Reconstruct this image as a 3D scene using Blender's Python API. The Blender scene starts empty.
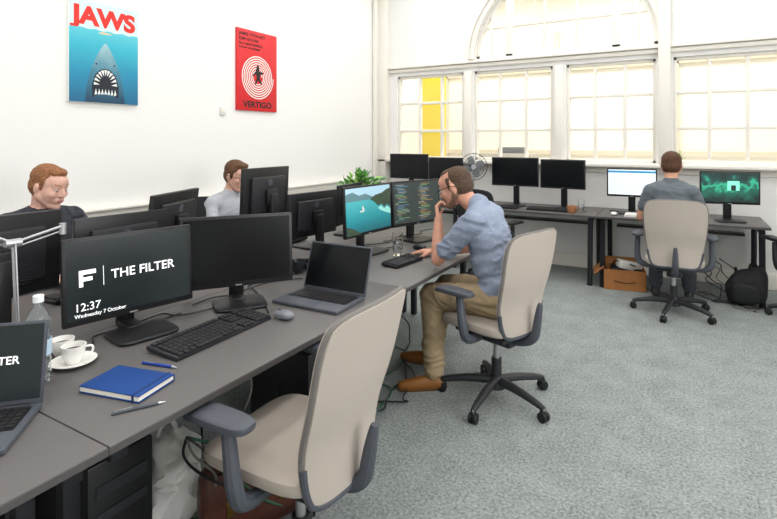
import bpy, bmesh, math, random
import numpy as np
from mathutils import Vector, Matrix, Euler, noise
V=Vector
random.seed(7)
scn=bpy.context.scene
try:
    scn.view_settings.view_transform='Standard'
    scn.view_settings.look='None'
except Exception: pass

# ---------------------------------------------------------------- materials
def lin(c):
    if isinstance(c,str):
        c=c.lstrip('#'); c=[int(c[i:i+2],16)/255 for i in (0,2,4)]
    return tuple(((x/12.92) if x<=.04045 else ((x+.055)/1.055)**2.4) for x in c)+(1,)
MC={}
def mat(name,col,rough=.5,metal=0,emit=0,bump=0,bs=60,var=0,vs=8,trans=0,ior=1.45,spec=.5,col2=None,alpha=1,det=3):
    if name in MC: return MC[name]
    m=bpy.data.materials.new(name); m.use_nodes=True
    nt=m.node_tree; b=nt.nodes['Principled BSDF']
    b.inputs['Base Color'].default_value=lin(col)
    b.inputs['Roughness'].default_value=rough
    b.inputs['Metallic'].default_value=metal
    b.inputs['IOR'].default_value=ior
    b.inputs['Alpha'].default_value=alpha
    b.inputs['Specular IOR Level'].default_value=spec
    if trans: b.inputs['Transmission Weight'].default_value=trans
    if emit:
        b.inputs['Emission Color'].default_value=lin(col); b.inputs['Emission Strength'].default_value=emit
    if bump or var:
        tc=nt.nodes.new('ShaderNodeTexCoord')
        if var:
            n=nt.nodes.new('ShaderNodeTexNoise'); n.inputs['Scale'].default_value=vs; n.inputs['Detail'].default_value=det
            nt.links.new(tc.outputs['Object'],n.inputs['Vector'])
            r=nt.nodes.new('ShaderNodeValToRGB')
            c=lin(col); c2=lin(col2) if col2 else tuple(x*(1-var) for x in c[:3])+(1,)
            r.color_ramp.elements[0].color=c2; r.color_ramp.elements[1].color=c
            r.color_ramp.elements[0].position=.35; r.color_ramp.elements[1].position=.65
            nt.links.new(n.outputs['Fac'],r.inputs['Fac']); nt.links.new(r.outputs['Color'],b.inputs['Base Color'])
        if bump:
            n2=nt.nodes.new('ShaderNodeTexNoise'); n2.inputs['Scale'].default_value=bs; n2.inputs['Detail'].default_value=4
            nt.links.new(tc.outputs['Object'],n2.inputs['Vector'])
            bp=nt.nodes.new('ShaderNodeBump'); bp.inputs['Strength'].default_value=bump; bp.inputs['Distance'].default_value=.01
            nt.links.new(n2.outputs['Fac'],bp.inputs['Height']); nt.links.new(bp.outputs['Normal'],b.inputs['Normal'])
    MC[name]=m; return m
def gradmat(name,stops,axis='Z',lo=0,hi=1,emit=0,rough=.5,nz=0,nscale=8):
    m=bpy.data.materials.new(name); m.use_nodes=True; nt=m.node_tree; b=nt.nodes['Principled BSDF']
    tc=nt.nodes.new('ShaderNodeTexCoord'); sp=nt.nodes.new('ShaderNodeSeparateXYZ'); nt.links.new(tc.outputs['Object'],sp.inputs[0])
    mr=nt.nodes.new('ShaderNodeMapRange'); mr.inputs[1].default_value=lo; mr.inputs[2].default_value=hi
    nt.links.new(sp.outputs[axis],mr.inputs[0])
    src=mr.outputs[0]
    if nz:
        n=nt.nodes.new('ShaderNodeTexNoise'); n.inputs['Scale'].default_value=nscale; n.inputs['Detail'].default_value=6
        nt.links.new(tc.outputs['Object'],n.inputs['Vector'])
        ma=nt.nodes.new('ShaderNodeMath'); ma.operation='MULTIPLY_ADD'; ma.inputs[1].default_value=nz
        nt.links.new(n.outputs['Fac'],ma.inputs[0]); nt.links.new(src,ma.inputs[2])
        sb=nt.nodes.new('ShaderNodeMath'); sb.operation='SUBTRACT'; sb.inputs[1].default_value=nz*.5
        nt.links.new(ma.outputs[0],sb.inputs[0]); src=sb.outputs[0]
    r=nt.nodes.new('ShaderNodeValToRGB'); nt.links.new(src,r.inputs['Fac'])
    e=r.color_ramp.elements
    while len(e)<len(stops): e.new(.5)
    for i,(p,c) in enumerate(stops): e[i].position=p; e[i].color=lin(c)
    nt.links.new(r.outputs['Color'],b.inputs['Base Color']); b.inputs['Roughness'].default_value=rough
    if emit:
        nt.links.new(r.outputs['Color'],b.inputs['Emission Color']); b.inputs['Emission Strength'].default_value=emit
    return m
def carpetmat():
    m=bpy.data.materials.new('carpet'); m.use_nodes=True; nt=m.node_tree; b=nt.nodes['Principled BSDF']
    b.inputs['Roughness'].default_value=.97; b.inputs['Specular IOR Level'].default_value=.15
    tc=nt.nodes.new('ShaderNodeTexCoord')
    def nz(s,d): 
        n=nt.nodes.new('ShaderNodeTexNoise'); n.inputs['Scale'].default_value=s; n.inputs['Detail'].default_value=d; n.inputs['Roughness'].default_value=.75
        nt.links.new(tc.outputs['Object'],n.inputs['Vector']); return n.outputs['Fac']
    a=nz(75,8); c=nz(5,5)
    mx=nt.nodes.new('ShaderNodeMath'); mx.operation='MULTIPLY_ADD'; mx.inputs[1].default_value=.22; nt.links.new(c,mx.inputs[0]); nt.links.new(a,mx.inputs[2])
    r=nt.nodes.new('ShaderNodeValToRGB'); nt.links.new(mx.outputs[0],r.inputs['Fac'])
    r.color_ramp.elements[0].position=.47; r.color_ramp.elements[0].color=lin('#626866'); r.color_ramp.elements[1].position=.75; r.color_ramp.elements[1].color=lin('#a5aba9')
    nt.links.new(r.outputs['Color'],b.inputs['Base Color'])
    bp=nt.nodes.new('ShaderNodeBump'); bp.inputs['Strength'].default_value=.7; bp.inputs['Distance'].default_value=.008
    nt.links.new(a,bp.inputs['Height']); nt.links.new(bp.outputs['Normal'],b.inputs['Normal'])
    return m

# ---------------------------------------------------------------- builder
def rotm(rot):
    if rot is None: return Matrix.Identity(4)
    if isinstance(rot,Matrix): return rot.to_4x4()
    return Euler([math.radians(a) for a in rot]).to_matrix().to_4x4()
class B:
    def __init__(s,name): s.name=name; s.bm=bmesh.new(); s.mats=[]; s.kids=[]; s.M=Matrix.Identity(4)
    def mi(s,m):
        if m not in s.mats: s.mats.append(m)
        return s.mats.index(m)
    def add(s,t,m,M=None,recalc=True):
        if recalc: bmesh.ops.recalc_face_normals(t,faces=t.faces)
        i=s.mi(m)
        for f in t.faces: f.material_index=i; f.smooth=True
        t.transform(s.M@M if M is not None else s.M)
        me=bpy.data.meshes.new('t'); t.to_mesh(me); t.free(); s.bm.from_mesh(me); bpy.data.meshes.remove(me)
    def box(s,c,size,m,rot=None,bev=0,seg=2):
        t=bmesh.new(); bmesh.ops.create_cube(t,size=1); bmesh.ops.scale(t,vec=size,verts=t.verts)
        if bev: bmesh.ops.bevel(t,geom=t.edges[:],offset=bev,segments=seg,affect='EDGES',profile=.5)
        s.add(t,m,Matrix.Translation(c)@rotm(rot))
    def cyl(s,a,b,r0,m,r1=None,seg=24,bev=0):
        a=V(a);b=V(b); r1=r0 if r1 is None else r1
        t=bmesh.new(); L=(b-a).length
        bmesh.ops.create_cone(t,cap_ends=True,segments=seg,radius1=r0,radius2=r1,depth=L)
        if bev:
            ed=[e for e in t.edges if len(e.link_faces)==2 and any(len(f.verts)>4 for f in e.link_faces)]
            bmesh.ops.bevel(t,geom=ed,offset=bev,segments=2,affect='EDGES',profile=.5)
        q=V((0,0,1)).rotation_difference((b-a).normalized()).to_matrix().to_4x4()
        s.add(t,m,Matrix.Translation((a+b)/2)@q)
    def ell(s,c,r,m,rot=None,seg=20):
        t=bmesh.new(); bmesh.ops.create_uvsphere(t,u_segments=seg,v_segments=max(8,seg//2),radius=1)
        s.add(t,m,Matrix.Translation(c)@rotm(rot)@Matrix.Diagonal(V((r[0],r[1],r[2],1))))
    def slab(s,c,size,m,rot=None,exy=.35,ez=.55,nu=40,nv=14,fn=None):
        t=bmesh.new(); rows=[]
        def p(x,e): return math.copysign(abs(x)**e,x)
        for j in range(nv+1):
            ph=-math.pi/2+math.pi*j/nv; row=[]
            for i in range(nu):
                th=2*math.pi*i/nu
                q=V((p(math.cos(ph),ez)*p(math.cos(th),exy)*size[0]/2,p(math.cos(ph),ez)*p(math.sin(th),exy)*size[1]/2,p(math.sin(ph),ez)*size[2]/2))
                if fn: q=V(fn(q))
                row.append(t.verts.new(q))
            rows.append(row)
        for j in range(nv):
            for i in range(nu): t.faces.new((rows[j][i],rows[j][(i+1)%nu],rows[j+1][(i+1)%nu],rows[j+1][i]))
        bmesh.ops.remove_doubles(t,verts=t.verts,dist=1e-5)
        s.add(t,m,Matrix.Translation(c)@rotm(rot))
    def tube(s,pts,r,m,seg=10,closed=False,smooth=0):
        pts=[V(p) for p in pts]
        for _ in range(smooth):
            q=[pts[0]]
            for a,b in zip(pts[:-1],pts[1:]): q+= [a*.75+b*.25,a*.25+b*.75]
            q.append(pts[-1]); pts=q
        n=len(pts); R=r if isinstance(r,(list,tuple)) else None
        t=bmesh.new(); rings=[]; up=None
        for i,p in enumerate(pts):
            if closed: d=pts[(i+1)%n]-pts[i-1]
            else: d=pts[min(i+1,n-1)]-pts[max(i-1,0)]
            if d.length<1e-9: d=V((0,0,1))
            d.normalize()
            if up is None: up=d.orthogonal()
            up=(up-d*up.dot(d)).normalized(); sd=d.cross(up)
            if R: f=i/(n-1)*(len(R)-1); k=min(int(f),len(R)-2); rr=R[k]+(R[k+1]-R[k])*(f-k)
            else: rr=r
            rings.append([t.verts.new(p+(up*math.cos(a)+sd*math.sin(a))*rr) for a in [2*math.pi*k/seg for k in range(seg)]])
        for i in range(n if closed else n-1):
            A=rings[i];C=rings[(i+1)%n]
            for k in range(seg): t.faces.new((A[k],A[(k+1)%seg],C[(k+1)%seg],C[k]))
        if not closed:
            t.faces.new(rings[0]); t.faces.new(rings[-1])
        s.add(t,m)
    def lathe(s,prof,m,M=None,seg=32):
        t=bmesh.new(); rings=[]
        for r,z in prof: rings.append([t.verts.new((max(r,1e-5)*math.cos(2*math.pi*k/seg),max(r,1e-5)*math.sin(2*math.pi*k/seg),z)) for k in range(seg)])
        for A,C in zip(rings[:-1],rings[1:]):
            for k in range(seg): t.faces.new((A[k],A[(k+1)%seg],C[(k+1)%seg],C[k]))
        bmesh.ops.remove_doubles(t,verts=t.verts,dist=2e-5)
        s.add(t,m,M)
    def prism(s,out,th,m,M=None,bev=0):
        t=bmesh.new(); vs=[t.verts.new((p[0],p[1],0)) for p in out]; f=t.faces.new(vs)
        r=bmesh.ops.extrude_face_region(t,geom=[f]); nv=[e for e in r['geom'] if isinstance(e,bmesh.types.BMVert)]
        bmesh.ops.translate(t,vec=(0,0,th),verts=nv)
        if bev: bmesh.ops.bevel(t,geom=t.edges[:],offset=bev,segments=2,affect='EDGES')
        s.add(t,m,M)
    def ring(s,c,r0,r1,th,m,M=None,seg=40,a0=0,a1=360):
        t=bmesh.new(); n=seg; full=abs(a1-a0)>=360; L=[]
        for k in range(n+(0 if full else 1)):
            a=math.radians(a0+(a1-a0)*k/n); ca,sa=math.cos(a),math.sin(a)
            L.append([t.verts.new((c[0]+r*ca,c[1]+r*sa,z)) for r,z in ((r0,0),(r1,0),(r1,th),(r0,th))])
        for k in range(n if full else n):
            A=L[k];C=L[(k+1)%len(L)]
            for i in range(4): t.faces.new((A[i],A[(i+1)%4],C[(i+1)%4],C[i]))
        if not full: t.faces.new(L[0]); t.faces.new(L[-1])
        s.add(t,m,M)
    def text(s,body,size,M,m,bold=0,ext=.0004,align='LEFT',sx=1):
        cu=bpy.data.curves.new('t','FONT'); cu.body=body; cu.size=size; cu.extrude=ext; cu.offset=bold; cu.align_x=align
        o=bpy.data.objects.new('t',cu); scn.collection.objects.link(o)
        bpy.context.view_layer.update()
        dg=bpy.context.evaluated_depsgraph_get()
        me=bpy.data.meshes.new_from_object(o.evaluated_get(dg))
        bpy.data.objects.remove(o); me.materials.clear()
        t=bmesh.new(); t.from_mesh(me); bpy.data.meshes.remove(me)
        s.add(t,m,M@Matrix.Diagonal(V((sx,1,1,1))),recalc=False)
    def done(s,loc=(0,0,0),yaw=0,rot=None,sharp=35):
        me=bpy.data.meshes.new(s.name); s.bm.to_mesh(me); s.bm.free()
        for m in s.mats: me.materials.append(m)
        if sharp: 
            try: me.set_sharp_from_angle(angle=math.radians(sharp))
            except Exception: pass
        o=bpy.data.objects.new(s.name,me); scn.collection.objects.link(o)
        o.location=loc; o.rotation_euler=(0,0,math.radians(yaw)) if rot is None else rot
        return o
FACE=Matrix(((0,0,1,0),(1,0,0,0),(0,1,0,0),(0,0,0,1)))
def T(x,y,z): return Matrix.Translation((x,y,z))

# ---------------------------------------------------------------- palette
WALL=mat('wall_paint','#ebeae7',.7,bump=.05,bs=90)
TRIM=mat('trim_paint','#e6e2d9',.45)
CREAM=mat('cream_wall','#f9f5ea',.7)
DESK=mat('desk_laminate','#5f5c5b',.42,bump=.03,bs=300,spec=.4)
EDGE=mat('desk_edge','#4a4747',.45)
BLK=mat('black_plastic','#151518',.42)
BACK=mat('monitor_back','#1f2024',.5)
DGR=mat('dark_grey_plastic','#26272b',.45)
GRY=mat('grey_plastic','#474b53',.5)
STEEL=mat('dark_steel','#303034',.4,metal=.6)
CHR=mat('chrome','#c9cacc',.18,metal=1)
SIL=mat('silver','#b9babd',.35,metal=.8)
WHT=mat('white_ceramic','#f2f0ea',.2)
BEI=mat('beige_fabric','#b4aaa0',.85,bump=.35,bs=500)
BEI2=mat('beige_fabric_seat','#a69c92',.9,bump=.35,bs=500)
CHBLK=mat('charcoal_fabric','#242528',.9,bump=.3,bs=400)
SCR=mat('screen_off','#0e1013',.22,spec=.3)
KEY=mat('key_black','#1d1d20',.5)
GLASS=mat('clear_glass','#ffffff',.02,trans=1,ior=1.45)
PANE=mat('window_pane','#ffffff',.05,alpha=.06)

# ---------------------------------------------------------------- room
XL,XR,YN,YF,ZC=-3.84,3.1,-2.6,6.4,4.1
b=B('floor'); b.box(((XL+XR)/2,(YN+YF)/2,-.05),(XR-XL+.4,YF-YN+.4,.1),carpetmat()); b.done()
b=B('ceiling'); b.box(((XL+XR)/2,(YN+YF)/2,ZC+.05),(XR-XL+.4,YF-YN+.4,.1),WALL); b.done()
b=B('wall_left'); b.box((XL-.1,(YN+YF)/2,ZC/2),(.2,YF-YN+.4,ZC),WALL); b.done()
b=B('wall_right'); b.box((XR+.1,(YN+YF)/2,ZC/2),(.2,YF-YN+.4,ZC),WALL); b.done()
b=B('wall_near'); b.box(((XL+XR)/2,YN-.1,ZC/2),(XR-XL,.2,ZC),WALL); b.done()
WT=.16
wins=[(-3.55,-2.54),(-2.39,-1.38),(-1.22,-.26),(-.09,.92),(1.08,2.09)]
ZS,ZT=1.25,2.42
AC=(-1.3,2.58); AR=1.07
FW=Matrix(((1,0,0,0),(0,0,-1,YF+WT),(0,1,0,0),(0,0,0,1)))
b=B('wall_far')
b.box(((XL+XR)/2,YF+WT/2,ZS/2),(XR-XL,WT,ZS),WALL)
xs=[XL]+[x for w in wins for x in w]+[XR]
for i in range(0,len(xs),2):
    b.box(((xs[i]+xs[i+1])/2,YF+WT/2,(ZS+ZT)/2),(xs[i+1]-xs[i],WT,ZT-ZS),WALL)
arc=[(AC[0]+AR*math.cos(a),AC[1]+AR*math.sin(a)) for a in [math.pi*k/40 for k in range(41)]]
for sgn in (0,1):
    if sgn==0:
        o=[(XL,ZT),(AC[0],ZT),(AC[0],AC[1])]+[p for p in reversed(arc) if p[0]<=AC[0]+1e-6]+[(AC[0],ZC),(XL,ZC)]
    else:
        o=[(AC[0],ZC)]+[p for p in reversed(arc) if p[0]>=AC[0]-1e-6]+[(AC[0],AC[1]),(AC[0],ZT),(XR,ZT),(XR,ZC)]
    b.prism(o,WT,WALL,FW)
b.done()
b=B('trim_1')
b.box(((XL+XR)/2+.02,YF-.05,ZS-.025),(XR-XL-.04,.16,.04),TRIM,bev=.008)
b.box(((XL+XR)/2,YF-.012,ZS-.08),(XR-XL-.04,.03,.07),TRIM,bev=.006)
b.box(((XL+XR)/2,YF-.02,ZT+.075),(XR-XL-.04,.05,.05),TRIM,bev=.012)
b.box(((XL+XR)/2,YF-.035,ZT+.115),(XR-XL-.04,.08,.025),TRIM,bev=.008)
b.ring((AC[0],AC[1]),AR+.01,AR+.09,.035,TRIM,FW@T(0,0,WT-.0),a0=0,a1=180,seg=60)
b.ring((AC[0],AC[1]),AR+.075,AR+.105,.06,TRIM,FW@T(0,0,WT-.0),a0=0,a1=180,seg=60)
b.done()
b=B('trim_2')
for x0,x1 in ((-.235,-.115),):
    b.box(((x0+x1)/2,YF-.05,(ZS+ZC)/2),(x1-x0,.12,ZC-ZS-.01),TRIM,bev=.012)
b.box((XL+.09,YF-.06,ZC/2),(.16,.14,ZC-.02),TRIM,bev=.015)
b.box((XL+.03,YF-.17,ZC/2),(.05,.1,ZC-.02),TRIM,bev=.01)
for x in (-2.465,-1.3):
    b.box((x,YF-.02,(ZS+ZT)/2),(.1,.06,ZT-ZS),TRIM,bev=.012)
b.box((1.0,YF-.02,(ZS+ZT)/2),(.1,.06,ZT-ZS),TRIM,bev=.012)
b.done()
def window(n,x0,x1):
    b=B('window_%d'%n); f=.035; y=YF+.07
    cx=(x0+x1)/2; w=x1-x0; h=ZT-ZS
    b.box((cx,y,ZS+f/2),(w,.07,f),TRIM,bev=.005); b.box((cx,y,ZT-f/2),(w,.07,f),TRIM,bev=.005)
    for x in (x0+f/2,x1-f/2): b.box((x,y,(ZS+ZT)/2),(f,.07,h),TRIM,bev=.005)
    for k in (1,2):
        b.box((x0+w*k/3,y,(ZS+ZT)/2),(.036,.06,h),TRIM,bev=.006)
        b.box((cx,y,ZS+h*k/3),(w,.056,.036),TRIM,bev=.006)
    b.box((cx,y,(ZS+ZT)/2),(w-.02,.004,h-.02),PANE)
    b.done()
for i,(x0,x1) in enumerate(wins): window(i+1,x0,x1)
b=B('window_6'); y=YF+.07
MA=Matrix(((1,0,0,0),(0,0,-1,y+.035),(0,1,0,0),(0,0,0,1)))
b.ring(AC,AR-.045,AR,.07,TRIM,MA,a0=0,a1=180,seg=60)
b.box((AC[0],y,AC[1]+.02),(2*AR,.07,.045),TRIM,bev=.005)
for x,w in ((-.63,.1),(.63,.1)):
    hh=math.sqrt(AR**2-x*x); b.box((AC[0]+x,y,AC[1]+hh/2),(w,.07,hh-.01),TRIM,bev=.008)
for x in (-.19,.19,-.86,.86):
    hh=math.sqrt(AR**2-x*x); b.box((AC[0]+x,y,AC[1]+hh/2),(.034,.06,hh-.01),TRIM,bev=.005)
for z in (.4,.8):
    ww=math.sqrt(AR**2-z*z); b.box((AC[0],y,AC[1]+z),(2*ww-.01,.056,.034),TRIM,bev=.005)
b.prism([(AC[0]+(AR-.02)*math.cos(a),AC[1]+(AR-.02)*math.sin(a)) for a in [math.pi*k/40 for k in range(41)]],.004,PANE,MA@T(0,0,.035))
b.done()
b=B('wall_corridor'); Y2=9.2
b.box(((XL+XR)/2,Y2+.05,ZC/2),(XR-XL+1,.1,ZC),CREAM)
b.box((XL-.45,(YF+Y2)/2+.1,ZC/2),(.1,Y2-YF-.1,ZC),CREAM); b.box((XR+.45,(YF+Y2)/2+.1,ZC/2),(.1,Y2-YF-.1,ZC),CREAM)
TR2=mat('corridor_trim','#d9cfba',.5)
for x in (-4.0,-1.9,-.1,1.9):
    b.box((x,Y2-.03,2.3),(.09,.08,2.2),TR2); 
b.box((-.9,Y2-.03,1.3),(7,.1,.08),TR2); b.box((-.9,Y2-.03,2.75),(7,.08,.08),TR2)
b.done()
b=B('floor_corridor'); b.box(((XL+XR)/2,(YF+WT+Y2)/2+.02,-.05),(XR-XL+1,Y2-YF-WT,.1),CREAM); b.done()
b=B('ceiling_corridor'); b.box(((XL+XR)/2,(YF+WT+Y2)/2+.02,ZC+.05),(XR-XL+1,Y2-YF-WT,.1),CREAM); b.done()
b=B('yellow_banner'); b.box((0,0,0),(.46,.03,2.1),mat('yellow_panel','#f2d800',.6,spec=.2),bev=.01)
b.cyl((-.23,0,1.0),(.23,0,1.0),.015,SIL); b.cyl((0,.03,-1.6),(0,.03,1.0),.015,SIL); b.box((0,.03,-1.59),(.4,.25,.03),SIL,bev=.005)
b.done((-3.55,7.6,1.61))
b=B('filing_cabinet'); b.box((0,0,.65),(.9,.45,1.3),mat('cab_grey','#a9a59c',.5),bev=.01)
for k in range(4):
    b.box((0,-.235,.2+.3*k),(.84,.02,.27),mat('cab_grey2','#bdb9b0',.5),bev=.006); b.box((0,-.255,.27+.3*k),(.14,.02,.02),SIL)
b.box((.1,0,1.35),(.4,.3,.1),GRY,bev=.01)
b.done((-2.5,8.2,0))
b=B('baseboard_left'); b.box((XL+.012,(YN+YF)/2,.08),(.024,YF-YN-.02,.16),TRIM,bev=.006); b.done()
b=B('baseboard_far'); b.box(((XL+XR)/2,YF-.012,.08),(XR-XL-.06,.024,.16),TRIM,bev=.006); b.done()
b=B('trim_3'); b.box((XL+.03,1.9,.94),(.06,8.2,.1),TRIM,bev=.01); b.box((XL+.045,1.9,.985),(.09,8.2,.02),TRIM,bev=.006); b.done()
b=B('thermostat'); b.box((0,0,0),(.02,.06,.08),TRIM,bev=.006); b.cyl((.01,0,0),(.016,0,0),.018,TRIM); b.done((XL+.01,3.45,1.79))

# ---------------------------------------------------------------- posters
RED=mat('poster_red','#e02a1e',.5); PB=mat('poster_black','#141414',.5); PW=mat('poster_white','#eef0ea',.5)
def poly(b,pts,x,m): b.prism(pts,.0006,m,T(x,0,0)@FACE)
w,h=.54,.76
b=B('shark_movie_poster')
TEAL=gradmat('poster_sea',[(0,'#0b5f86'),(.35,'#1686ab'),(.75,'#2fb0c6'),(1,'#5cc7d4')],'Z',-.38,.2,rough=.45,nz=.12,nscale=6)
b.box((.012,0,0),(.024,w,h),PW,bev=.002)
poly(b,[(-w/2+.003,-h/2+.003),(w/2-.003,-h/2+.003),(w/2-.003,.17)]+[(x,.17+.004*math.sin(x*60)) for x in np.linspace(.25,-.25,18)]+[(-w/2+.003,.17)],.0245,TEAL)
SKY=mat('poster_sky','#cfe6e8',.5); poly(b,[(-w/2+.003,.172),(w/2-.003,.172),(w/2-.003,h/2-.003),(-w/2+.003,h/2-.003)],.0241,SKY)
b.text('JAWS',.18,T(.0246,0,.203)@FACE,RED,bold=.009,align='CENTER',sx=1.10)
b.prism([(-.06,.15),(-.02,.162),(.02,.16),(.06,.152),(.02,.145),(-.03,.143)],.0006,mat('swim','#d8c9a8',.6),T(.0252,0,0)@FACE)
SH=gradmat('poster_shark',[(0,'#103f5c'),(.5,'#3f7f96'),(1,'#9cc3c8')],'Z',-.36,.08,rough=.5,nz=.25,nscale=14)
sh=[(-.155,-.377),(-.14,-.25),(-.112,-.13),(-.075,-.04),(-.035,.035),(-.012,.07),(0,.078),(.012,.07),(.035,.035),(.075,-.04),(.112,-.13),(.14,-.25),(.155,-.377)]
poly(b,sh,.0252,SH)
mouth=[(-.1,-.34),(-.105,-.25),(-.08,-.165),(-.04,-.125),(0,-.115),(.04,-.125),(.08,-.165),(.105,-.25),(.1,-.34),(.05,-.3),(0,-.29),(-.05,-.3)]
poly(b,mouth,.0258,mat('mouth_dark','#16202c',.5))
for k in range(11):
    a=math.pi*(k+.5)/11; x=.09*math.cos(a); z=-.25+.125*math.sin(a); 
    dx,dz=-math.cos(a)*.045,-math.sin(a)*.045; px,pz=-math.sin(a)*.011,math.cos(a)*.011
    poly(b,[(x-px,z-pz),(x+px,z+pz),(x+dx,z+dz)],.0264,PW)
for k in range(7):
    x=-.075+.025*k; poly(b,[(x-.01,-.31+.01*abs(k-3)*-.3),(x+.01,-.31),(x,-.27)],.0264,PW)
for sx in (-1,1): b.prism([(sx*.07+.007*math.cos(a),-.085+.007*math.sin(a)) for a in [k*math.pi/5 for k in range(10)]],.0006,PB,T(.0258,0,0)@FACE)
b.done((XL,2.29,2.165))
w,h=.57,.82
b=B('spiral_movie_poster')
b.box((.012,0,0),(.024,w,h),mat('poster_red2','#d3242a',.5),bev=.002)
for k,(t,z,s) in enumerate((('JAMES STEWART',.345,.045),('KIM NOVAK',.295,.045),('IN A MASTERPIECE',.25,.036),('A STORY OF SUSPENSE',.215,.026))):
    b.text(t,s,T(.0246,-.26,z)@FACE,PB,bold=.001,sx=1.1)
for k in range(7):
    for q in range(18):
        a0=q*20; r0=.055+.024*(k+q/18)
        b.ring((0,-.06),r0,r0+.011,.0006,PW,T(.0246,0,0)@FACE,seg=3,a0=a0,a1=a0+20.5)
poly(b,[(-.02,.03),(.0,.045),(.018,.03),(.022,.0),(.075,-.005),(.08,-.02),(.035,-.035),(.03,-.07),(.06,-.125),(.045,-.135),(.005,-.09),(-.03,-.14),(-.045,-.13),(-.015,-.07),(-.025,-.03),(-.07,-.06),(-.075,-.045),(-.03,.0)],.0252,PB)
b.ring((0,.042),.0,.019,.0006,PB,T(.0252,0,0)@FACE,seg=16)
b.text('VERTIGO',.085,T(.0246,0,-.375)@FACE,PB,bold=.003,align='CENTER',sx=1.15)
b.done((XL,3.9,2.22))

# ---------------------------------------------------------------- desks
ZD=.73
def desk(name,cx,cy,lx,ly,legaxis='X',side=1):
    b=B(name)
    b.box((0,0,ZD-.0125),(lx-.004,ly-.004,.025),DESK,bev=.003)
    b.box((0,0,ZD-.014),(lx-.002,ly-.002,.018),EDGE)
    if legaxis=='X':
        for y in (-ly/2+.06,ly/2-.06):
            for x in (-side*lx/2+side*.05,side*lx/2-side*.3): b.box((x,y,.36),(.04,.05,.69),STEEL,bev=.005)
            b.box((0,y,ZD-.055),(lx-.1,.05,.05),STEEL,bev=.005)
        b.box((0,0,ZD-.05),(.04,ly-.1,.04),STEEL,bev=.004)
    else:
        for x in (-lx/2+.06,lx/2-.06):
            for y,t in ((-ly/2+.09,-.04),(ly/2-.09,.04)):
                b.tube([(x,y,ZD-.05),(x,y+t,.02)],.026,STEEL,seg=8); b.cyl((x,y+t,0),(x,y+t,.02),.028,BLK)
            b.box((x,0,ZD-.05),(.045,ly-.12,.045),STEEL,bev=.005)
        b.box((0,.1,ZD-.05),(lx-.1,.04,.04),STEEL,bev=.004)
        b.box((0,.2,ZD-.16),(lx-.3,.16,.02),BLK,bev=.003)
    b.done((cx,cy,0))
for y0,y1 in ((-.84,.76),(.76,2.36),(2.36,3.96)):
    desk('office_desk',-1.65,(y0+y1)/2,.8,y1-y0); desk('office_desk',-2.45,(y0+y1)/2,.8,y1-y0,side=-1)
for x0,x1 in ((-3.72,-2.3),(-2.3,-.78),(-.78,.68)):
    desk('office_desk',(x0+x1)/2,5.98,x1-x0,.76,'Y')

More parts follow.
